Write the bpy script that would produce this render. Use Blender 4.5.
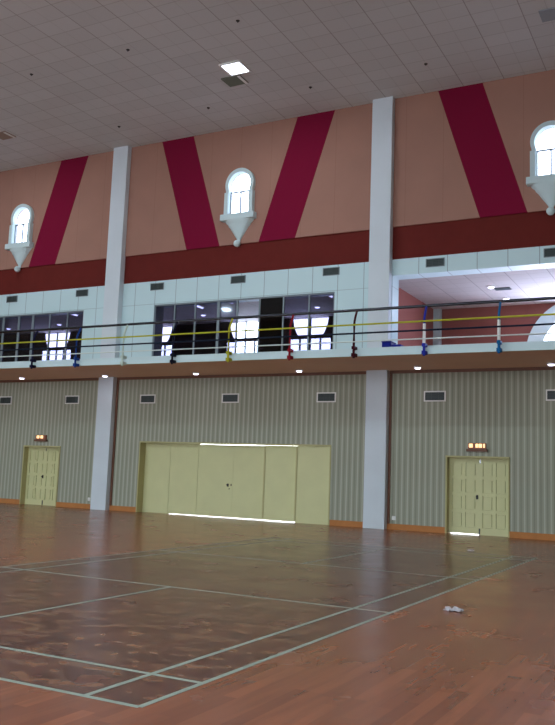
import bpy, math, random
from mathutils import Vector, Matrix

C = bpy.context.scene.collection
for o in list(bpy.data.objects):
    bpy.data.objects.remove(o)
random.seed(4)

# ------------------------------------------------------------------ key dimensions (metres)
D = 23.82          # hall face of the back wall
ZC = 13.45         # hall ceiling
SY = 20.66         # front edge of the balcony slab
ZS0, ZS1 = 4.74, 4.93
ZG = 7.74          # gallery ceiling
GY = 29.5          # gallery rear wall
XL, XR = -40.4, 11.7
YF = -9.0
COLX = (-19.54, -9.12)
BAY = (-24.75, -14.33, -3.91)
CX, CY = -3.3765, 4.6164   # near right corner of the court

# ------------------------------------------------------------------ camera
cam_d = bpy.data.cameras.new('camera')
cam = bpy.data.objects.new('camera', cam_d)
C.objects.link(cam)
bpy.context.scene.camera = cam
yaw, pitch, roll, fpx = 0.4889, 0.1314, 0.0376, 833.05
cy_, sy_ = math.cos(yaw), math.sin(yaw)
fw = Vector((-sy_*math.cos(pitch), cy_*math.cos(pitch), math.sin(pitch)))
rt = Vector((cy_, sy_, 0)); up = rt.cross(fw)
r2 = rt*math.cos(roll) + up*math.sin(roll)
u2 = -rt*math.sin(roll) + up*math.cos(roll)
M = Matrix((r2, u2, -fw)).transposed().to_4x4()
M.translation = (0, 0, 1.5417)
cam.matrix_world = M
cam_d.sensor_fit = 'VERTICAL'
cam_d.sensor_height = 36
cam_d.lens = fpx/725*36
cam_d.clip_end = 200

# ------------------------------------------------------------------ sky
w = bpy.data.worlds.new('sky'); bpy.context.scene.world = w
w.use_nodes = True
bg = w.node_tree.nodes['Background']
bg.inputs[0].default_value = (0.86, 0.92, 1.0, 1)
bg.inputs[1].default_value = 10.0

# ------------------------------------------------------------------ large lights: daylight through opposite windows, lower row added to brighten the lower wall
FOPEN = [(-34 + 8*i, 5.6, 4.2, 3.6) for i in range(5)] + [(-34 + 8*i, .3, 4.2, 3.2) for i in range(5)]     # centre x, sill z, width, height
for i, (x, z, ww, hh) in enumerate(FOPEN):
    l = bpy.data.lights.new('window_and_fill_light', 'AREA')
    l.shape = 'RECTANGLE'; l.size = ww; l.size_y = hh
    l.energy = 40 if z > 2 else 130; l.color = (0.62, 0.86, 1.0)
    o = bpy.data.objects.new('window_and_fill_light', l)
    o.location = (x, YF + .35, z + hh/2); o.rotation_euler = (math.radians(90), 0, 0)
    C.objects.link(o)
LAMP_W = 130       # each ceiling lamp
l = bpy.data.lights.new('gallery_daylight', 'AREA')      # sky light through the big arched gallery window
l.shape = 'RECTANGLE'; l.size = 2.6; l.size_y = 1.3; l.energy = 850; l.color = (.78, .82, 1)
o = bpy.data.objects.new('gallery_daylight', l); o.location = (-3.91, GY+.3, 5.95); o.rotation_euler = (math.radians(-92), 0, 0)
C.objects.link(o)
vs = bpy.context.scene.view_settings
vs.view_transform = 'Standard'; vs.look = 'None'; vs.gamma = 1; vs.use_curve_mapping = False
vs.exposure = -0.42

# ------------------------------------------------------------------ materials
def lin(c):
    return tuple(((v/255)/12.92 if v/255 <= .04045 else ((v/255+.055)/1.055)**2.4) for v in c) + (1,)

def mat(name, rgb, rough=.7, metal=0, spec=.5, noise=0, nscale=6, bump=0, emit=0):
    m = bpy.data.materials.new(name); m.use_nodes = True
    nt = m.node_tree; b = nt.nodes['Principled BSDF']
    b.inputs['Base Color'].default_value = lin(rgb)
    b.inputs['Roughness'].default_value = rough
    b.inputs['Metallic'].default_value = metal
    b.inputs['Specular IOR Level'].default_value = spec if rough < .56 else .08
    if noise or bump:
        tc = nt.nodes.new('ShaderNodeNewGeometry')
        n = nt.nodes.new('ShaderNodeTexNoise'); n.inputs['Scale'].default_value = nscale
        n.inputs['Detail'].default_value = 5
        nt.links.new(tc.outputs['Position'], n.inputs['Vector'])
        if noise:
            mx = nt.nodes.new('ShaderNodeMix'); mx.data_type = 'RGBA'
            mx.inputs[6].default_value = lin([v*(1-noise) for v in rgb])
            mx.inputs[7].default_value = lin([min(255, v*(1+noise)) for v in rgb])
            nt.links.new(n.outputs['Fac'], mx.inputs[0])
            nt.links.new(mx.outputs[2], b.inputs['Base Color'])
        if bump:
            bp = nt.nodes.new('ShaderNodeBump'); bp.inputs['Strength'].default_value = bump
            bp.inputs['Distance'].default_value = .02
            nt.links.new(n.outputs['Fac'], bp.inputs['Height'])
            nt.links.new(bp.outputs[0], b.inputs['Normal'])
    if emit:
        b.inputs['Emission Color'].default_value = lin(rgb)
        b.inputs['Emission Strength'].default_value = emit
    return m

class G:
    """tiny node-graph helper: math on world position"""
    def __init__(s, m):
        s.nt = m.node_tree; g = s.nt.nodes.new('ShaderNodeNewGeometry')
        sp = s.nt.nodes.new('ShaderNodeSeparateXYZ')
        s.nt.links.new(g.outputs['Position'], sp.inputs[0])
        s.pos = g.outputs['Position']; s.x, s.y, s.z = sp.outputs
        s.b = s.nt.nodes['Principled BSDF']
    def m(s, op, a, b=0, c=0):
        n = s.nt.nodes.new('ShaderNodeMath'); n.operation = op
        for i, v in enumerate((a, b, c)):
            if isinstance(v, (int, float)): n.inputs[i].default_value = v
            else: s.nt.links.new(v, n.inputs[i])
        return n.outputs[0]
    def inside(s, v, a, b):
        return s.m('MULTIPLY', s.m('GREATER_THAN', v, a), s.m('LESS_THAN', v, b))
    def mix(s, f, a, b):
        n = s.nt.nodes.new('ShaderNodeMix'); n.data_type = 'RGBA'
        if isinstance(f, (int, float)): n.inputs[0].default_value = f
        else: s.nt.links.new(f, n.inputs[0])
        for k, v in ((6, a), (7, b)):
            if isinstance(v, tuple): n.inputs[k].default_value = v
            else: s.nt.links.new(v, n.inputs[k])
        return n.outputs[2]
    def comb(s, x, y, z=0):
        n = s.nt.nodes.new('ShaderNodeCombineXYZ')
        for i, v in enumerate((x, y, z)):
            if isinstance(v, (int, float)): n.inputs[i].default_value = v
            else: s.nt.links.new(v, n.inputs[i])
        return n.outputs[0]
    def noise(s, vec, scale, detail=3):
        n = s.nt.nodes.new('ShaderNodeTexNoise'); n.inputs['Scale'].default_value = scale
        n.inputs['Detail'].default_value = detail
        s.nt.links.new(vec, n.inputs['Vector']); return n.outputs['Fac']
    def white(s, vec):
        n = s.nt.nodes.new('ShaderNodeTexWhiteNoise'); n.noise_dimensions = '3D'
        s.nt.links.new(vec, n.inputs['Vector']); return n.outputs['Value']
    def stripe(s, v, period, width, off=0):
        f = s.m('FRACT', s.m('DIVIDE', s.m('SUBTRACT', v, off), period))
        return s.m('LESS_THAN', f, width/period)
    def ramp(s, v, a, b):
        n = s.nt.nodes.new('ShaderNodeMapRange'); s.nt.links.new(v, n.inputs[0])
        n.inputs[1].default_value = a; n.inputs[2].default_value = b
        return n.outputs[0]
    def base(s, c): s.nt.links.new(c, s.b.inputs['Base Color'])
    def bump(s, h, strength=.3, dist=.02):
        n = s.nt.nodes.new('ShaderNodeBump'); n.inputs['Strength'].default_value = strength
        n.inputs['Distance'].default_value = dist
        s.nt.links.new(h, n.inputs['Height']); s.nt.links.new(n.outputs[0], s.b.inputs['Normal'])

# sports floor: strip planks all round, block parquet inside the court
m_floor = mat('sports_floor', (150, 92, 68), .3, spec=.5)
g = G(m_floor)
ci = g.m('MULTIPLY', g.inside(g.x, CX-6.1, CX), g.inside(g.y, CY, CY+13.4))
pl = g.m('FLOOR', g.m('DIVIDE', g.x, .11))
pj = g.m('FLOOR', g.m('ADD', g.m('DIVIDE', g.y, 1.1), g.m('MULTIPLY', g.white(g.comb(pl, 3, 1)), 5)))
pr = g.white(g.comb(pl, pj, 2))
big = g.noise(g.pos, .35, 4)
grain = g.noise(g.comb(g.m('MULTIPLY', g.x, 13), g.m('MULTIPLY', g.y, 1.2)), 1, 2)
out1 = g.mix(pr, lin((132, 72, 48)), lin((162, 92, 62)))
out1 = g.mix(g.m('MULTIPLY', g.ramp(big, .35, .7), .5), out1, lin((134, 86, 54)))
out1 = g.mix(g.m('MULTIPLY', g.ramp(grain, .45, .8), .32), out1, lin((92, 54, 40)))
bx_ = g.m('FLOOR', g.m('DIVIDE', g.x, .3)); by_ = g.m('FLOOR', g.m('DIVIDE', g.y, .3))
br = g.white(g.comb(bx_, by_, 7))
wv = g.noise(g.comb(g.m('MULTIPLY', g.x, 1.0), g.m('MULTIPLY', g.y, 1.3)), 4.6, 1)
chk = g.m('MODULO', g.m('ADD', bx_, g.m('ADD', by_, 1000)), 2)
inn = g.mix(br, lin((84, 42, 32)), lin((108, 60, 44)))
inn = g.mix(g.m('MULTIPLY', g.ramp(wv, .46, .66), .6), inn, lin((158, 110, 80)))
inn = g.mix(g.m('MULTIPLY', chk, .16), inn, lin((74, 48, 38)))
g.base(g.mix(ci, out1, inn))
rn = g.m('ADD', .17, g.m('MULTIPLY', g.noise(g.pos, 1.3, 3), .16))
g.nt.links.new(rn, g.b.inputs['Roughness'])
g.bump(g.noise(g.pos, 3.0, 2), .14, .01)

# fluted grey-green wall covering
m_slat = mat('fluted_grey_green', (118, 122, 110), .8)
g = G(m_slat)
s1 = g.stripe(g.x, .178, .045)
s2 = g.stripe(g.x, .178, .03, .09)
c = g.mix(s1, lin((156, 161, 145)), lin((182, 186, 170)))
c = g.mix(s2, c, lin((140, 142, 128)))
c = g.mix(g.m('MULTIPLY', g.noise(g.comb(g.m('MULTIPLY', g.x, 3), g.z), 1.2, 3), .25), c, lin((146, 134, 120)))
g.base(c); g.bump(s1, .5, .02)

# pink wall with V shaped crimson bands
m_pink = mat('pink_and_crimson', (170, 130, 118), .85)
g = G(m_pink)
u = g.m('SUBTRACT', g.m('MODULO', g.m('ADD', g.x, 29.96+10.42*2), 10.42), 5.21)
a = g.m('SUBTRACT', g.m('ABSOLUTE', u), g.m('MULTIPLY', g.m('SUBTRACT', g.z, 9.24), .314))
mk = g.inside(a, .77, 2.15)
pk = g.mix(g.noise(g.pos, 1.0, 4), lin((152, 116, 104)), lin((168, 127, 112)))
pk = g.mix(g.m('MULTIPLY', g.stripe(g.x, 1.2, .02), .25), pk, lin((120, 82, 74)))
g.base(g.mix(mk, pk, lin((120, 20, 52))))

m_maroon = mat('maroon_band', (100, 38, 34), .75, noise=.06, nscale=3)
m_white = mat('white_paint', (198, 218, 222), .6, noise=.02, nscale=1.5)
m_col = mat('white_column_paint', (206, 216, 224), .6, noise=.03, nscale=1.2)
m_soffit = mat('soffit_paint', (222, 190, 166), .7, noise=.02, nscale=1)
m_panelw = mat('white_wall_panels', (208, 218, 216), .5)
g = G(m_panelw)
j = g.m('MAXIMUM', g.stripe(g.x, .893, .022, -17.76), g.m('MULTIPLY', g.stripe(g.z, 10, .02, 7.36), .6))
g.base(g.mix(g.m('MULTIPLY', j, .75), lin((192, 218, 224)), lin((110, 126, 136))))

def tile_mat(name, base, dark, px, py, ox=0, oy=0, wd=.025, amt=.55):
    m = mat(name, base, .85); g = G(m)
    jx = g.stripe(g.x, px, wd, ox); jh = g.m('MULTIPLY', g.stripe(g.x, px/2, wd*.8, ox), .35)
    jy = g.m('MULTIPLY', g.stripe(g.y, py, wd, oy), .55)
    j = g.m('MAXIMUM', jx, g.m('MAXIMUM', jh, jy))
    r = g.white(g.comb(g.m('FLOOR', g.m('DIVIDE', g.m('SUBTRACT', g.x, ox), px)), g.m('FLOOR', g.m('DIVIDE', g.m('SUBTRACT', g.y, oy), py)), 1))
    c = g.mix(r, lin([v*.985 for v in base]), lin([min(255, v*1.015) for v in base]))
    g.base(g.mix(g.m('MULTIPLY', j, amt), c, lin(dark))); return m
m_ceil = tile_mat('ceiling_tiles', (198, 200, 202), (110, 104, 102), 1.22, .61, -10.25, 23.6)
m_gceil = tile_mat('gallery_ceiling_tiles', (196, 192, 194), (110, 108, 112), 1.22, .61, -9.2, 24.4)
m_grose = mat('rose_gallery_wall', (146, 92, 86), .8, noise=.05, nscale=2)
m_gdark = mat('dark_gallery_wall', (62, 50, 56), .8)
m_gfloor = mat('gallery_floor', (170, 150, 138), .6, noise=.1, nscale=3)
m_plain = mat('hall_side_wall', (176, 160, 146), .8, noise=.03, nscale=1)
m_door = mat('cream_green_door', (204, 204, 154), .55, noise=.03, nscale=2)
m_jamb = mat('olive_jamb', (182, 176, 130), .6)
m_wood = mat('orange_wood', (180, 122, 74), .6, noise=.08, nscale=5)
m_brown = mat('brown_wood', (110, 70, 50), .55)
m_line = mat('court_line_paint', (150, 160, 148), .4, noise=.08, nscale=8)
m_dark = mat('dark_grille', (62, 72, 72), .5)
m_black = mat('black_metal', (24, 24, 26), .4, metal=.3)
m_chrome = mat('steel', (170, 176, 182), .25, metal=.9)
m_mull = mat('grey_aluminium', (120, 132, 140), .45, metal=.2)
m_plastic = mat('white_plastic', (225, 225, 222), .35)
m_paper = mat('crumpled_paper', (178, 172, 178), .6)
m_blueb = mat('blue_plastic', (24, 34, 128), .6)
def paint(n, c): return mat(n, c, .6)
PAINT = {'dark red': (60, 10, 20), 'red': (130, 20, 36), 'yellow': (170, 165, 45), 'navy': (12, 14, 34), 'white': (190, 205, 195),
         'blue': (22, 60, 130), 'dark blue': (18, 18, 50), 'royal blue': (40, 48, 150), 'teal blue': (24, 96, 150)}
PM = {k: paint(k.replace(' ', '_') + '_paint', v) for k, v in PAINT.items()}
m_railY = paint('yellow_rail_paint', (176, 176, 52)); m_railN = paint('navy_rail_paint', (18, 30, 48)); m_railW = paint('white_rail_paint', (205, 215, 212))
m_top = mat('dark_steel_handrail', (60, 62, 68), .22, metal=.85)

def glow(name, rgb, s):
    return mat(name, rgb, .4, emit=s)
m_lampface = glow('lamp_face', (225, 238, 255), 14)
m_down = glow('downlight_face', (225, 228, 255), 9)
m_tube = glow('tube_face', (225, 230, 255), 6)
m_sign = glow('warm_lamp_face', (255, 214, 160), 1.6)

def glass(name, rgb, refl=.08):
    m = bpy.data.materials.new(name); m.use_nodes = True; nt = m.node_tree
    nt.nodes.remove(nt.nodes['Principled BSDF'])
    t = nt.nodes.new('ShaderNodeBsdfTransparent'); t.inputs[0].default_value = lin(rgb)
    gl = nt.nodes.new('ShaderNodeBsdfGlossy'); gl.inputs['Roughness'].default_value = .05
    mx = nt.nodes.new('ShaderNodeMixShader')
    lw = nt.nodes.new('ShaderNodeLayerWeight'); lw.inputs[0].default_value = .5
    pw = nt.nodes.new('ShaderNodeMath'); pw.operation = 'POWER'; pw.inputs[1].default_value = 4
    nt.links.new(lw.outputs['Facing'], pw.inputs[0])
    fr = nt.nodes.new('ShaderNodeMath'); fr.operation = 'MULTIPLY_ADD'; fr.inputs[1].default_value = .5; fr.inputs[2].default_value = .03
    nt.links.new(pw.outputs[0], fr.inputs[0])
    nt.links.new(fr.outputs[0], mx.inputs[0])
    nt.links.new(t.outputs[0], mx.inputs[1]); nt.links.new(gl.outputs[0], mx.inputs[2])
    nt.links.new(mx.outputs[0], nt.nodes['Material Output'].inputs[0]); return m
m_clear = glass('clear_glass', (245, 248, 255))
m_tint = glass('tinted_glass', (182, 182, 202))
m_verydark = glass('very_dark_glass', (40, 36, 44))

# ------------------------------------------------------------------ mesh helpers
class MB:
    def __init__(s): s.v = []; s.f = []; s.sm = []
    def add(s, vs_, fs, smooth=False):
        n = len(s.v); s.v += [tuple(v) for v in vs_]
        s.f += [tuple(n+i for i in f) for f in fs]; s.sm += [smooth]*len(fs); return s
    def box(s, x0, x1, y0, y1, z0, z1):
        return s.add([(x, y, z) for z in (z0, z1) for y in (y0, y1) for x in (x0, x1)],
                     [(0, 2, 3, 1), (4, 5, 7, 6), (0, 1, 5, 4), (2, 6, 7, 3), (0, 4, 6, 2), (1, 3, 7, 5)])
    def tube(s, pts, r, seg=10, caps=True):
        pts = [Vector(p) for p in pts]; rings = []
        for i, p in enumerate(pts):
            d = ((pts[min(i+1, len(pts)-1)] - pts[max(i-1, 0)])).normalized()
            a = d.cross(Vector((0, 0, 1)));
            if a.length < 1e-3: a = d.cross(Vector((1, 0, 0)))
            a.normalize(); b = d.cross(a)
            rr = r[i] if isinstance(r, (list, tuple)) else r
            rings.append([p + (a*math.cos(t) + b*math.sin(t))*rr for t in [2*math.pi*k/seg for k in range(seg)]])
        vs_ = [v for ring in rings for v in ring]; fs = []
        for i in range(len(pts)-1):
            for k in range(seg):
                k2 = (k+1) % seg
                fs.append((i*seg+k, i*seg+k2, (i+1)*seg+k2, (i+1)*seg+k))
        s.add(vs_, fs, True)
        if caps:
            s.add(rings[0], [tuple(range(seg))[::-1]]); s.add(rings[-1], [tuple(range(seg))])
        return s
    def build(s, name, m, parent=None, bevel=0):
        me = bpy.data.meshes.new(name); me.from_pydata(s.v, [], s.f); me.validate()
        for p, sm in zip(me.polygons, s.sm): p.use_smooth = sm
        o = link(name, me, m, parent)
        import bmesh
        bm = bmesh.new(); bm.from_mesh(me); bmesh.ops.recalc_face_normals(bm, faces=bm.faces); bm.to_mesh(me); bm.free()
        if bevel:
            b = o.modifiers.new('bevel', 'BEVEL'); b.width = bevel; b.segments = 2; b.limit_method = 'ANGLE'
        return o

def link(name, me, m, parent=None):
    o = bpy.data.objects.new(name, me)
    for x in (m if isinstance(m, (list, tuple)) else [m]): me.materials.append(x)
    C.objects.link(o)
    if parent:
        o.parent = parent
        pl = parent.matrix_basis.translation
        q = parent.parent
        off = Vector(pl)
        while q: off += q.matrix_basis.translation; q = q.parent
        o.location = -off
    return o

def plate(name, outer, holes, y0, th, m, parent=None):
    """vertical plate in the XZ plane with holes, from y0 to y0+th"""
    cu = bpy.data.curves.new(name, 'CURVE'); cu.dimensions = '2D'; cu.fill_mode = 'BOTH'; cu.extrude = th/2
    for poly in [outer] + list(holes):
        sp = cu.splines.new('POLY'); sp.points.add(len(poly)-1); sp.use_cyclic_u = True
        for p, q in zip(sp.points, poly): p.co = (q[0], q[1], 0, 1)
    tmp = bpy.data.objects.new('tmp', cu); C.objects.link(tmp)
    dg = bpy.context.evaluated_depsgraph_get()
    me = bpy.data.meshes.new_from_object(tmp.evaluated_get(dg)); bpy.data.objects.remove(tmp); bpy.data.curves.remove(cu)
    me.name = name
    me.transform(Matrix.Rotation(math.radians(90), 4, 'X'))
    me.transform(Matrix.Translation((0, y0+th/2, 0)))
    me.materials.clear()
    return link(name, me, m, parent)

def rect(x0, x1, z0, z1): return [(x0, z0), (x1, z0), (x1, z1), (x0, z1)]
def arch(cx, hw, z0, zc, r=None, n=28):
    """opening: straight sides up to zc, circular head of radius r centred so that it meets them"""
    r = r or hw
    t0 = math.asin(max(-1, min(1, 0))) if r == hw else -math.acos(hw/r)
    c = zc + r*math.sin(-t0)
    pts = [(cx-hw, z0), (cx+hw, z0)]
    for k in range(n+1):
        t = t0 + (math.pi-2*t0)*k/n
        pts.append((cx + r*math.cos(t), c + r*math.sin(t)))
    return pts

def tag(o, label=None, cat=None, group=None, kind=None):
    if label: o['label'] = label
    if cat: o['category'] = cat
    if group: o['group'] = group
    if kind: o['kind'] = kind
    return o
def struct(o, label=None):
    o['kind'] = 'structure'
    if label: o['label'] = label
    return o
def empty(name, loc):
    o = bpy.data.objects.new(name, None); o.location = loc; o.empty_display_size = .2
    C.objects.link(o); return o
def copy_tree(o, parent=None):
    c = o.copy(); C.objects.link(c); c.parent = parent
    for ch in list(o.children): copy_tree(ch, c)
    return c

# ------------------------------------------------------------------ shell
struct(MB().box(XL, XR, YF-.3, D+.7, -.25, 0).build('floor', m_floor), 'reddish brown wooden sports floor with darker court')
struct(MB().box(XL, XR, YF-.3, D+.7, ZC, ZC+.3).build('ceiling', m_ceil), 'grey brown tiled hall ceiling')
struct(MB().box(XL-.3, XL, YF-.3, D+.6, -.25, ZC+.3).box(XL-.3, XL, D+.6, GY+.1, -.25, ZG+.2).build('wall_left', m_plain))
struct(MB().box(XR, XR+.3, YF-.3, D+.6, -.25, ZC+.3).box(XR, XR+.3, D+.6, GY+.1, -.25, ZG+.2).build('wall_right', m_plain))
struct(plate('wall_front', rect(XL, XR, 0, ZC), [rect(x-ww/2, x+ww/2, z, z+hh) for x, z, ww, hh in FOPEN], YF-.3, .3, m_plain))

# court markings
LW = .045
mk = MB()
def hl(x0, x1, y, z=.0015): mk.box(x0, x1, y-LW/2, y+LW/2, 0.0002, z)
def vl(x, y0, y1, z=.0022): mk.box(x-LW/2, x+LW/2, y0, y1, 0.0002, z)
for v in (0, .76, 4.72, 8.68, 12.64, 13.4): hl(CX-6.1, CX, CY+v)
for u_ in (0, .46, 5.64, 6.1): vl(CX-u_, CY, CY+13.4)
vl(CX-3.05, CY, CY+4.72); vl(CX-3.05, CY+8.68, CY+13.4)
tag(mk.build('court_marking', m_line), 'pale painted badminton court lines on the dark parquet', 'floor marking')

# lower back wall
DOORS = [(-22.58, .88), (-6.09, .88)]        # centre, half width
DZ = 2.17
BD = (-18.0, -10.7, 2.42)
holes = []
xs = [XL]
poly = [(XL, 0)]
for a, b, z in ((DOORS[0][0]-.88, DOORS[0][0]+.88, DZ), BD, (DOORS[1][0]-.88, DOORS[1][0]+.88, DZ)):
    poly += [(a-.03, 0), (a-.03, z+.03), (b+.03, z+.03), (b+.03, 0)]
poly += [(XR, 0), (XR, ZS0), (XL, ZS0)]
struct(plate('wall_back', poly, [], D, .5, m_slat), 'grey green fluted lower wall')
bb = MB()
ends = [XL, DOORS[0][0]-.93, DOORS[0][0]+.9, -18.04, -10.64, DOORS[1][0]-.93, DOORS[1][0]+.9, XR]
for i in range(0, 8, 2):
    a, b = ends[i], ends[i+1]
    cuts = [c_ for c_ in COLX if a < c_ < b]
    for c_ in cuts:
        bb.box(a, c_-.345, D-.03, D, 0, .17); a = c_+.345
    bb.box(a, b, D-.03, D, 0, .17)
struct(bb.build('baseboard_back', m_wood), 'orange brown wooden baseboard')
struct(MB().box(XL, XR, D-.04, D, ZS0-.09, ZS0).build('trim_1', m_brown), 'thin brown strip under the balcony soffit')
n = 2
for c_ in COLX:
    for sgn in (-1, 1):
        x = c_ + sgn*.385
        struct(MB().box(x-.035, x+.035, D-.05, D, .17, ZS0-.09).build('trim_%d' % n, m_brown)); n += 1

# columns
for c_, lb in zip(COLX, ('white square column to the left of the wide folding door', 'white square column between the wide folding door and the right gallery opening')):
    col = MB().box(c_-.34, c_+.34, D-.25, D+.01, 0, ZC).build('column', m_col, bevel=.012)
    tag(col, lb, 'column', 'white columns of the hall', 'structure')

# balcony slab
struct(MB().box(XL, XR, SY, D+.0, ZS0, ZS1).build('balcony_slab', m_soffit), 'balcony floor slab seen from below')
struct(MB().box(XL, XR, SY-.03, SY, ZS0-.01, ZS1+.02).build('balcony_fascia', m_white), 'white edge band of the balcony')
struct(MB().box(XL, XR, D, GY+.3, ZS0, ZS1).build('gallery_floor', m_gfloor))

# upper wall zone with panels, band and pink
G1 = (-28.3, -21.02, 5.42, 7.34); G2 = (-17.75, -10.70, 5.42, 7.34)
OPX = (-8.765, .96)
struct(plate('wall_back_upper', rect(XL, XR, ZS1, 8.21), [rect(*G1), rect(*G2), rect(OPX[0], OPX[1], ZS1+.001, 7.70)], D, .58, m_panelw), 'white panelled wall behind the balcony')
struct(MB().box(XL, XR, D+.02, D+.5, 8.21, 9.25).build('trim_6', m_maroon), 'maroon band across the back wall')
UW = [arch(c_, .44, 10.34+dz, 11.20+dz, .47) for c_, dz in ((-24.45, -.11), (BAY[1], -.05), (-4.02, -.11))]
struct(plate('wall_back_top', rect(XL, XR, 9.25, ZC), UW, D-.03, .16, m_pink), 'pink wall with crimson slanting bands')

# gallery shell
ARC = (-3.91, 5.94)
def disc(cx, cz, r, zmin, n=40):
    t0 = math.asin(max(-1, (zmin-cz)/r)) if zmin > cz-r else 0
    return [(cx-r, zmin), (cx+r, zmin)] + [(cx+r*math.cos(math.pi*k/n), cz+r*math.sin(math.pi*k/n)) for k in range(n+1)]
GW = [(-27.55, 'g'), (-21.75, 'g'), (-17.25, 'g'), (-14.27, 'g')]
gholes = []
for c_, _ in GW:
    gholes.append(rect(c_-.90, c_+.90, 5.75, 6.88))
    # lower part of a round head that runs up past the ceiling
    pts = []
    for k in range(21):
        t = math.radians(218 + (322-218)*k/20)
        pts.append((c_+.78*math.cos(t)*1.0, 7.46+.78*math.sin(t)*.62/.62))
    pts = [(x, max(z, 6.98)) for x, z in pts]
    pts = [(c_-.80, 7.735)] + [(c_-.74, 7.4), (c_-.62, 7.12), (c_-.52, 6.98), (c_+.52, 6.98), (c_+.62, 7.12), (c_+.74, 7.4), (c_+.80, 7.735)]
    gholes.append(pts)
struct(plate('wall_gallery', rect(XL, -9.25, ZS1, ZG), gholes, GY, .06, m_gdark), 'dark rear wall of the glazed gallery')
inner = disc(ARC[0], ARC[1], 1.41, 5.2)
struct(plate('wall_gallery_rose', rect(-9.25, XR, ZS1, ZG), [inner], GY, .12, m_grose), 'rose coloured rear wall of the open gallery')
struct(MB().box(-9.35, -9.17, D+.58, GY, ZS1, ZG).build('wall_gallery_side', m_grose), 'rose side wall of the open gallery')
struct(MB().box(-9.17, -8.9, GY-.18, GY, ZS1, ZG).build('gallery_pilaster', m_white), 'pale pilaster in the gallery corner')
struct(MB().box(XL, XR, D+.58, GY+.3, ZG, ZG+.2).build('ceiling_gallery', m_gceil), 'pale tiled gallery ceiling')

# ------------------------------------------------------------------ upper keyhole windows
def keyhole(i, cx, dz, label):
    root = empty('window_%d' % i, (cx, D, 10.3)); struct(root, label)
    yf = D-.03
    hole = arch(cx, .40, 10.36, 11.20, .44)
    plate('frame', arch(cx, .52, 10.30, 11.19, .56), [hole], yf-.14, .22, m_white, root)
    # rectangular side pieces of the box frame (shallow shoulders)
    mb = MB()
    for s in (-1, 1): mb.box(cx+s*.485-.075, cx+s*.485+.075, yf-.18, yf, 10.31, 11.12)
    mb.build('shoulder', m_white, root, .01)
    mb = MB()
    mb.box(cx-.42, cx+.42, yf-.02, yf+.04, 11.13, 11.17)
    mb.box(cx-.022, cx+.022, yf-.02, yf+.04, 10.38, 11.13)
    for s in (-1, 1): mb.box(cx+s*.385-.015, cx+s*.385+.015, yf-.02, yf+.04, 10.36, 11.13)
    mb.box(cx-.40, cx+.40, yf-.02, yf+.04, 10.36, 10.40)
    mb.build('glazing_bar', m_mull, root)
    plate('pane', arch(cx, .405, 10.36, 11.20, .445), [], yf+.05, .01, m_clear, root)
    # sill, moulded bracket and ball drop
    mb = MB().box(cx-.66, cx+.66, yf-.25, yf, 10.11, 10.33)
    mb.build('sill', m_white, root, .02)
    prof = [(.58, 10.13), (.54, 10.06), (.45, 9.98), (.42, 9.92), (.36, 9.86), (.27, 9.73), (.18, 9.60), (.10, 9.49), (.065, 9.43), (.06, 9.36)]
    mb = MB(); vs_ = []; fs = []
    K = 10
    for w_, z in prof:
        dpt = w_*.44 + .02
        for k in range(K+1):
            t = k/K*2-1
            vs_.append((cx+w_*t, yf-dpt*(1-abs(t)**2.2)**.5 if abs(t) < 1 else yf, z))
    for r_ in range(len(prof)-1):
        for k in range(K):
            a_ = r_*(K+1)+k; fs.append((a_, a_+1, a_+K+2, a_+K+1))
    n0 = len(prof)-1
    fs.append(tuple(range(K+1))); fs.append(tuple(n0*(K+1)+k for k in range(K+1))[::-1])
    back = [r_*(K+1) for r_ in range(len(prof))] + [r_*(K+1)+K for r_ in reversed(range(len(prof)))]
    fs.append(tuple(back))
    mb.add(vs_, fs, False); mb.build('bracket', m_white, root)
    mb = MB(); pts = []; rr = []
    for k in range(9):
        t = math.pi*k/8; pts.append((cx, yf-.12, 9.28+.12*math.cos(t))); rr.append(max(.005, .12*math.sin(t)))
    mb.tube(pts, rr, 14); mb.build('ball_drop', m_white, root)
    root.location.z += dz
keyhole(1, -24.45, -.11, 'small white keyhole window on the upper wall, left of the two columns')
keyhole(2, BAY[1], -.05, 'small white keyhole window on the upper wall between the two columns')
keyhole(3, -4.02, -.11, 'small white keyhole window on the upper wall above the open gallery')

# ------------------------------------------------------------------ gallery glazing
def glazing(i, rectg, mull, thick, kinds, label):
    x0, x1, z0, z1 = rectg
    root = empty('window_%d' % i, ((x0+x1)/2, D+.06, z0)); struct(root, label)
    mb = MB(); y0, y1 = D+.03, D+.09
    for a_, b_ in ((z0, z0+.04), (z1-.05, z1)): mb.box(x0, x1, y0, y1, a_, b_)
    mb.box(x0, x0+.04, y0, y1, z0+.04, z1-.05); mb.box(x1-.04, x1, y0, y1, z0+.04, z1-.05)
    mb.build('frame', m_mull, root)
    for k, m_ in enumerate(mull):
        hw = .05 if k in thick else .025
        MB().box(m_-hw, m_+hw, y0, y1, z0+.04, z1-.05).build('mullion', m_mull, root)
    ed = [x0] + list(mull) + [x1]
    for a_, b_, kd in zip(ed[:-1], ed[1:], kinds):
        MB().box(a_+.03, b_-.03, D+.055, D+.065, z0+.04, z1-.05).build('pane', {'t': m_tint, 'c': m_clear, 'd': m_verydark}[kd], root)
glazing(4, G1, (-27.4, -26.5, -25.85, -25.16, -24.33, -23.59, -22.72, -21.83), (3, 4, 5), 'tttttttdt'.replace('d', 't'), 'wide dark glazed gallery front at the left')
glazing(5, G2, (-16.89, -16.02, -15.06, -14.32, -13.45, -12.55, -11.61), (2,), 'tttctdtt'.replace('ctd', 'tcd'), 'wide dark glazed gallery front between the two columns')

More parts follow.
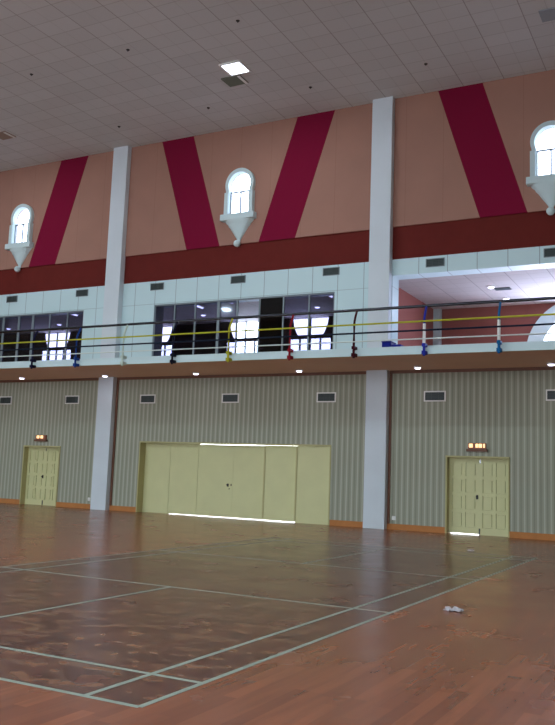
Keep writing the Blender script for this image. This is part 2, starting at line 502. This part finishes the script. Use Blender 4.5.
# rear gallery windows
for k, (c_, _) in enumerate(GW):
    root = empty('window_%d' % (6+k), (c_, GY, 5.75))
    struct(root, 'bright window on the rear gallery wall')
    mb = MB()
    for q in (-.45, 0, .45): mb.box(c_+q-.035, c_+q+.035, GY+.0, GY+.05, 5.75, 6.88)
    mb.box(c_-.03, c_+.03, GY+.0, GY+.05, 6.98, ZG)
    mb.build('glazing_bar', m_mull, root)
    MB().box(c_-.9, c_+.9, GY+.02, GY+.03, 5.75, 6.88).build('pane', m_clear, root)
root = empty('window_10', (ARC[0], GY, 5.2)); struct(root, 'large arched white framed window in the open gallery')
plate('frame', disc(ARC[0], ARC[1], 1.94, ZS1+.01), [inner], GY-.16, .16, m_white, root)
mb = MB()
mb.box(ARC[0]-1.4, ARC[0]+1.4, GY+.02, GY+.08, 5.92, 5.98)
for t in (60, 120): mb.tube([(ARC[0], GY+.05, 5.95), (ARC[0]+1.4*math.cos(math.radians(t)), GY+.05, 5.95+1.4*math.sin(math.radians(t)))], .025, 6)
mb.build('glazing_bar', m_white, root)
plate('pane', disc(ARC[0], ARC[1], 1.40, 5.21), [], GY+.09, .01, m_clear, root)

# ------------------------------------------------------------------ panelled double doors
def double_door(i, cx, label):
    root = empty('door_%d' % i, (cx, D, 0)); struct(root, label)
    y = D+.20
    mb = MB(); mb.box(cx-.93, cx-.88, D-.03, D+.3, 0, DZ+.05); mb.box(cx+.86, cx+.90, D-.03, D+.3, 0, DZ+.05)
    mb.box(cx-.88, cx+.86, D-.03, D+.3, DZ, DZ+.05); mb.build('door_frame', m_jamb, root)
    for s in (-1, 1):
        a_, b_ = (cx-.88, cx-.0) if s < 0 else (cx+.0, cx+.86)
        zb = .025 if s < 0 and i == 2 else .0
        lf = MB().box(a_, b_, y+.034, y+.07, zb, DZ).build('door_leaf', m_door, root)
        # stiles and rails in front, leaving eight sunk fields
        rows = [zb, .30, .55, .70, 1.03, 1.15, 1.50, 1.61, 2.0, DZ-.01]
        pm = MB(); rail = [(zb, .20), (.62, .70), (1.10, 1.18), (1.57, 1.65), (2.04, DZ)]
        for z0, z1 in rail: pm.box(a_, b_, y, y+.034, z0, z1)
        w_ = b_-a_
        for q0, q1 in ((0, .10), (w_/2-.045, w_/2+.045), (w_-.10, w_)):
            for (z0, z1), (z2, z3) in zip(rail[:-1], rail[1:]): pm.box(a_+q0, a_+q1, y, y+.034, z1, z2)
        pm.build('panel_moulding', m_door, lf)
        for q0, q1 in ((.10, w_/2-.045), (w_/2+.045, w_-.10)):
            for (z0, z1), (z2, z3) in zip(rail[:-1], rail[1:]):
                MB().box(a_+q0+.03, a_+q1-.03, y+.006, y+.034, z1+.03, z2-.035).build('raised_panel', m_door, lf)
    MB().box(cx-.01, cx+.03, y-.015, y, .01, .18).build('bolt', m_dark, root)
    MB().box(cx+.01, cx+.04, y-.015, y, 2.02, 2.13).build('bolt', m_chrome, root)
    kb = MB(); kb.box(cx-.09, cx-.03, y-.012, y, 1.00, 1.12); kb.tube([(cx-.06, y-.012, 1.07), (cx-.06, y-.06, 1.07)], .028, 10)
    kb.build('door_knob', m_black, root)
double_door(1, DOORS[0][0], 'cream panelled double door near the left edge')
double_door(2, DOORS[1][0], 'cream panelled double door right of the columns')

# wide folding door
root = empty('door_3', (-14.35, D, 0)); struct(root, 'wide plain cream folding door between the columns')
mb = MB(); mb.box(BD[0]-.04, BD[0], D-.02, D+.42, 0, 2.46); mb.box(BD[1], BD[1]+.04, D-.02, D+.42, 0, 2.46)
mb.box(BD[0], BD[1], D-.02, D+.42, 2.42, 2.46); mb.build('door_frame', m_jamb, root)
PN = [(-18.0, -16.88, .30, .0, 2.42), (-16.9, -15.68, .26, .018, 2.418), (-15.7, -14.29, .20, .022, 2.398), (-14.30, -13.05, .205, .022, 2.398),
      (-13.07, -11.85, .14, .025, 2.407), (-11.87, -10.7, .06, .0, 2.42)]
leafs = []
for a_, b_, yy, z0, z1 in PN:
    leafs.append(MB().box(a_, b_, D+yy, D+yy+.04, z0, z1).build('door_leaf', m_door, root, .004))
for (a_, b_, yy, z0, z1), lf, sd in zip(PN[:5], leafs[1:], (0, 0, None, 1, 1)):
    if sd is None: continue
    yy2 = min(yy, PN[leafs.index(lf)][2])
    MB().box(b_-.05, b_+.0, D+yy2-.02, D+yy2, z0+.04, 2.37).build('seam_shade_strip', m_jamb if sd else m_door, root)  # added strips stand in for the shadows along the leaf seams
kb = MB(); kb.box(-14.50, -14.44, D+.185, D+.20, 1.02, 1.12); kb.tube([(-14.47, D+.185, 1.08), (-14.47, D+.14, 1.08)], .03, 10)
kb.box(-14.36, -14.33, D+.185, D+.20, 1.05, 1.11); kb.box(-14.43, -14.40, D+.19, D+.20, .93, .97)
kb.build('door_handle', m_black, root)

# ------------------------------------------------------------------ wall vents
def vent(w_, h_, frame_m, fr=.035):
    r_ = empty('wall_vent', (0, 0, 0))
    mb = MB()
    mb.box(-w_/2, w_/2, -.03, 0, h_/2-fr, h_/2); mb.box(-w_/2, w_/2, -.03, 0, -h_/2, -h_/2+fr)
    mb.box(-w_/2, -w_/2+fr, -.03, 0, -h_/2+fr, h_/2-fr); mb.box(w_/2-fr, w_/2, -.03, 0, -h_/2+fr, h_/2-fr)
    mb.build('vent_frame', frame_m, r_)
    mb = MB().box(-w_/2+fr, w_/2-fr, -.006, 0, -h_/2+fr, h_/2-fr)
    n_ = 5
    for k in range(n_):
        z = -h_/2+fr+(h_-2*fr)*(k+.5)/n_
        mb.add([(-w_/2+fr, -.006, z+.012), (w_/2-fr, -.006, z+.012), (w_/2-fr, -.024, z-.008), (-w_/2+fr, -.024, z-.008)], [(0, 1, 2, 3)])
    for q in (-w_/6, w_/6): mb.box(q-.006, q+.006, -.026, 0, -h_/2+fr, h_/2-fr)
    mb.build('grille', m_dark, r_)
    return r_
proto = vent(.66, .31, m_plastic)
low = [(-24.66, 'farthest left, up left of the left double door'), (-21.27, 'just left of the left column'), (-17.8, 'above the left end of the wide folding door'),
       (-14.4, 'above the middle of the wide folding door'), (-10.88, 'above the right end of the wide folding door'),
       (-7.37, 'above the right double door'), (-3.87, 'cut by the right edge')]
for k, (x, lb) in enumerate(low):
    o = proto if k == 0 else copy_tree(proto)
    o.location = (x, D, 3.95)
    tag(o, 'white framed vent ' + lb, 'vent', 'white framed vents under the balcony')
proto = vent(.58, .26, m_mull, .02)
upv = [(-24.75, 'leftmost, over the left glazing'), (-21.15, 'just left of the left column'), (-17.67, 'just right of the left column'), (-14.3, 'over the middle of the central glazing'),
       (-10.84, 'just left of the right column'), (-7.41, 'over the open gallery, nearer the right column'), (-3.95, 'over the open gallery at the right edge')]
for k, (x, lb) in enumerate(upv):
    o = proto if k == 0 else copy_tree(proto)
    o.location = (x, D, 8.0)
    tag(o, 'small grey vent under band, ' + lb, 'vent', 'grey vents under the maroon band')

# ------------------------------------------------------------------ lit signs over the doors, sockets
def door_sign(cx, z, blobs, label):
    r_ = empty('door_sign', (cx, D, z)); tag(r_, label, 'sign', 'lit signs above the double doors')
    MB().box(cx-.30, cx+.30, D-.10, D, z-.12, z-.05).build('bracket_shelf', m_brown, r_)
    MB().box(cx-.26, cx+.26, D-.07, D, z-.05, z+.12).build('sign_housing', mat('brown_housing', (140, 84, 62), .5), r_, .008)
    for q, w_ in blobs:
        MB().box(cx+q-w_/2, cx+q+w_/2, D-.095, D-.07, z-.01, z+.10).build('lamp_lens', m_sign, r_, .01)
door_sign(-6.10, 2.47, [(-.17, .11), (.0, .07), (.10, .10), (.21, .05)], 'small lit amber sign above the right double door')
door_sign(-22.64, 2.50, [(-.12, .13), (.07, .12)], 'small lit amber sign above the left double door')
for x, lb in ((-8.57, 'small white wall socket low on wall, beside the right column'), (-20.15, 'small white wall socket low on wall, beside the left column')):
    r_ = MB().box(x-.06, x+.06, D-.025, D, .28, .40).build('wall_socket', m_plastic, None, .01)
    tag(r_, lb, 'socket', 'white wall sockets')
    MB().box(x-.03, x+.03, D-.035, D-.025, .31, .37).build('socket_face', m_plastic, r_, .004)

# ------------------------------------------------------------------ lamps
def hall_lamp(x, y, label, lit=True, hatch=True):
    r_ = empty('ceiling_lamp', (x, y, ZC)); tag(r_, label, 'ceiling lamp', 'square lamps in the hall ceiling')
    mb = MB()
    for a_, b_, c_, d_ in ((-.36, .36, -.36, -.30), (-.36, .36, .30, .36), (-.36, -.30, -.30, .30), (.30, .36, -.30, .30)):
        mb.box(x+a_, x+b_, y+c_, y+d_, ZC-.05, ZC)
    mb.build('lamp_frame', m_plastic, r_)
    MB().box(x-.30, x+.30, y-.30, y+.30, ZC-.04, ZC-.01).build('lamp_face', m_lampface if lit else m_dark, r_)
    if lit:
        l = bpy.data.lights.new('lamp_light', 'AREA'); l.shape = 'SQUARE'; l.size = .6; l.energy = LAMP_W; l.color = (.86, .93, 1)
        o = bpy.data.objects.new('lamp_light', l); C.objects.link(o); o.parent = r_; o.location = (0, 0, -.07)
def hatch(x, y, label, c=(112, 120, 108)):
    r_ = empty('ceiling_hatch', (x, y, ZC)); tag(r_, label, 'hatch', 'dull square hatches beside the ceiling lamps')
    MB().box(x-.33, x+.33, y-.28, y+.28, ZC-.03, ZC).build('hatch_panel', mat('hatch_paint', c, .6), r_)
    MB().box(x+.24, x+.33, y-.26, y+.26, ZC-.05, ZC-.03).build('hatch_rim', m_plastic, r_)
hall_lamp(-12.41, 19.95, 'bright square lamp in the ceiling near the middle')
hatch(-12.85, 20.66, 'dull green grey panel beside the bright ceiling lamp')
hatch(-3.42, 20.75, 'dull grey panel in the ceiling at the upper right corner', (150, 158, 166))
hatch(-22.9, 21.0, 'dull brownish panel in the ceiling at the left edge', (150, 132, 120))
for y, pw in ((12.0, .8), (4.0, 4.5), (-4.0, 3.0)):
    for x in (-32, -22.4, -12.4, -3, 6):
        l = bpy.data.lights.new('hall_lamp_light', 'AREA'); l.shape = 'SQUARE'; l.size = .6; l.energy = LAMP_W*pw*(.7 if x > -5 else 1); l.color = (.70, .92, 1)
        o = bpy.data.objects.new('hall_lamp_light', l); C.objects.link(o); o.location = (x, y, ZC-.08)
l = bpy.data.lights.new('hall_lamp_light', 'AREA'); l.shape = 'SQUARE'; l.size = .6; l.energy = LAMP_W; l.color = (.86, .93, 1)
o = bpy.data.objects.new('hall_lamp_light', l); C.objects.link(o); o.location = (-23.4, 20, ZC-.08)

def downlight(z, r=.11, power=0):
    o = empty('downlight', (0, 0, z))
    MB().tube([(0, 0, z), (0, 0, z-.035)], [r+.03, r+.02], 20).build('lamp_ring', m_plastic, o)
    MB().tube([(0, 0, z-.03), (0, 0, z-.06)], [r, r*.8], 20).build('lamp_face', m_down, o)
    if power:
        l = bpy.data.lights.new('downlight_light', 'SPOT'); l.energy = power; l.spot_size = math.radians(130); l.spot_blend = .8; l.shadow_soft_size = .08; l.color = (.9, .92, 1)
        q = bpy.data.objects.new('downlight_light', l); C.objects.link(q); q.parent = o; q.location = (0, 0, -.08)
    return o
proto = downlight(ZS0, .09, 12)
for k, (x, lb) in enumerate([(-23.18, 'leftmost, above the left double door'), (-19.2, 'in front of the left column'), (-15.35, 'left of the two above the wide folding door'),
                             (-11.51, 'right of the two above the wide folding door'), (-7.67, 'just right of the right column'), (-3.93, 'at the right edge of the photo')]):
    o = proto if k == 0 else copy_tree(proto)
    o.location = (x, 23.1, ZS0)
    tag(o, 'small round lit downlight under the balcony, ' + lb, 'downlight', 'downlights in the balcony soffit')
proto = None
for k, (x, y, lb) in enumerate([(-6.34, 26.35, 'open gallery, front one of the pair'), (-6.29, 28.29, 'open gallery, rear one of the pair'),
        (-13.09, 25.65, 'central glazing, front one above the bright window by the right column'), (-13.09, 27.6, 'central glazing, rear one above the bright window by the right column'),
        (-15.75, 25.8, 'central glazing, top of the middle pane'), (-18.2, 27.7, 'central glazing, in the third dark pane'),
        (-25.74, 25.74, 'left glazing, top between the dark panes'), (-25.8, 27.7, 'left glazing, above the bright window'), (-29.07, 27.9, 'left glazing, nearest the left edge')]):
    if proto is None: proto = o = downlight(ZG, .10, 24)
    elif k == 2: proto = o = downlight(ZG, .10, 10)
    else: o = copy_tree(proto)
    o.location = (x, y, ZG)
    tag(o, 'gallery downlight, ' + lb, 'downlight', 'downlights in the gallery ceiling')
r_ = empty('ceiling_vent', (-6.05, 26.75, ZG)); tag(r_, 'dark slot vent in the open gallery ceiling beside the front downlight', 'vent')
mb = MB().box(-6.3, -5.8, 26.6, 26.9, ZG-.02, ZG); mb.build('vent_backing', m_dark, r_)
mb = MB()
for k in range(4): mb.box(-6.3, -5.8, 26.62+k*.075, 26.64+k*.075, ZG-.035, ZG-.02)
mb.build('slat', m_mull, r_)
for x, y, lb in ((-23.3, 25.6, 'behind the left glazing'), (-17.3, 25.85, 'behind the central glazing, near the left column'), (-11.75, 25.5, 'behind the central glazing, near the right column')):
    r_ = empty('tube_lamp', (x, y, ZG)); tag(r_, 'lit fluorescent ceiling lamp ' + lb, 'ceiling lamp', 'tube lamps in the gallery ceiling')
    MB().box(x-.10, x+.10, y-.45, y+.45, ZG-.05, ZG).build('lamp_body', m_plastic, r_)
    MB().tube([(x, y-.42, ZG-.07), (x, y+.42, ZG-.07)], .035, 10).build('lamp_tube', m_tube, r_)
# sprinklers
proto = empty('sprinkler', (0, 0, ZC))
MB().tube([(0, 0, ZC), (0, 0, ZC-.02)], [.055, .04], 14).build('cover_plate', m_black, proto)
MB().tube([(0, 0, ZC-.02), (0, 0, ZC-.05)], .015, 8).build('nozzle', m_black, proto)
SPK = [(-18.45, 17.8, 'at the upper left corner'), (-14.73, 17.8, 'upper left of the bright lamp'), (-11.03, 17.75, 'directly above the bright lamp near the top edge'),
       (-18.42, 22.05, 'just above the left column'), (-14.66, 22.0, 'left below the bright lamp'), (-10.91, 22.0, 'left of the right column'), (-7.2, 22.0, 'right of the right column')]
for k, (x, y, lb) in enumerate(SPK):
    o = proto if k == 0 else copy_tree(proto)
    o.location = (x, y, ZC)
    tag(o, 'tiny dark sprinkler in the hall ceiling, ' + lb, 'sprinkler', 'sprinklers in the hall ceiling')

# ------------------------------------------------------------------ balcony railing
RY = 20.48
root = empty('balcony_railing', (-14, RY, ZS1))
tag(root, 'long steel balcony railing with coloured posts and yellow, navy and white rails', 'railing')
k_ = RY/20.66
yt = RY+.17
MB().tube([(-31, yt, 6.0), (1.5, yt, 6.0)], .04, 12).build('handrail', m_top, root)
for z, m_, r in ((5.56, m_railY, .024), (5.325, m_railN, .024), (5.10, m_railW, .018)):
    rl = MB().tube([(-31, RY-.03, z), (1.5, RY-.03, z)], r, 10).build('rail', m_, root)
    rl['label'] = {5.56: 'yellow rail', 5.325: 'navy rail', 5.10: 'white rail'}[z]
POSTS = [(-8.67, 'dark red'), (-10.62, 'red'), (-12.64, 'yellow'), (-14.62, 'navy'), (-16.52, 'white'), (-18.44, 'blue'), (-20.33, 'dark blue'), (-22.3, 'red'),
         (-6.70, 'royal blue'), (-4.77, 'teal blue'), (-2.8, 'yellow'), (-.85, 'red'), (-24.2, 'yellow'), (-26.2, 'navy'), (-28.2, 'red')]
for x, cn in POSTS:
    x *= k_
    pts = [(x, RY, 4.66), (x, RY, 5.1), (x, RY, 5.58), (x, RY+.01, 5.66), (x, RY+.05, 5.76), (x, RY+.10, 5.86), (x, RY+.145, 5.94), (x, RY+.17, 5.99)]
    p = MB().tube(pts, [.033]*3+[.03]*5, 10).build('post', PM[cn], root); p['label'] = cn + ' post'
    MB().box(x-.05, x+.05, RY-.05, SY-.03, 4.70, 4.79).build('bracket', PM[cn], p)
    MB().box(x-.045, x+.045, RY-.05, SY-.03, 4.90, 4.98).build('bracket', PM[cn], p)
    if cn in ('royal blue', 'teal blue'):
        q = MB().tube([(x, RY, 4.99), (x, RY, 5.50)], .040, 12).build('highlight_tube', m_plastic, p); q['label'] = 'white highlight on the post'  # white tube stands in for the bright highlight on the post

# blue box on the balcony floor by the right column
r_ = empty('storage_box', (-7.75, 21.1, ZS1)); tag(r_, 'low dark blue box on the balcony floor, beside the right column', 'box')
MB().box(-7.94, -7.68, 20.85, 21.25, ZS1, 5.12).build('box_body', m_blueb, r_, .015)
MB().box(-7.68, -7.42, 20.9, 21.2, ZS1, 5.06).build('box_step', m_blueb, r_, .015)
MB().box(-7.95, -7.67, 20.84, 21.26, 5.12, 5.15).build('lid', m_blueb, r_, .008)

# ------------------------------------------------------------------ litter on the floor
def paper(x, y, w_, d_, h_, label, seed):
    rnd = random.Random(seed); n_ = 9; vs_ = []; fs = []
    for j in range(n_):
        for i in range(n_):
            a_, b_ = i/(n_-1)*2-1, j/(n_-1)*2-1
            e = 1-.35*rnd.random()*max(abs(a_), abs(b_))
            vs_.append((x+a_*w_/2*e, y+b_*d_/2*e, .004+h_*abs(rnd.random())*(1-.5*abs(b_))))
    for j in range(n_-1):
        for i in range(n_-1):
            q = j*n_+i; fs.append((q, q+1, q+n_+1, q+n_))
    z0 = min(v[2] for v in vs_)
    vs_ = [(a, b, c-z0+.001) for a, b, c in vs_]
    o = MB().add(vs_, fs).build('paper_scrap', m_paper)
    s = o.modifiers.new('solid', 'SOLIDIFY'); s.thickness = .002; s.offset = 1
    tag(o, label, 'paper', 'paper scraps on the floor')
paper(-2.82, 9.97, .25, .16, .055, 'crumpled white paper scrap on the floor right of the court', 3)
paper(-4.86, 18.45, .16, .12, .05, 'tiny white scrap on the floor near the far end of the court', 5)
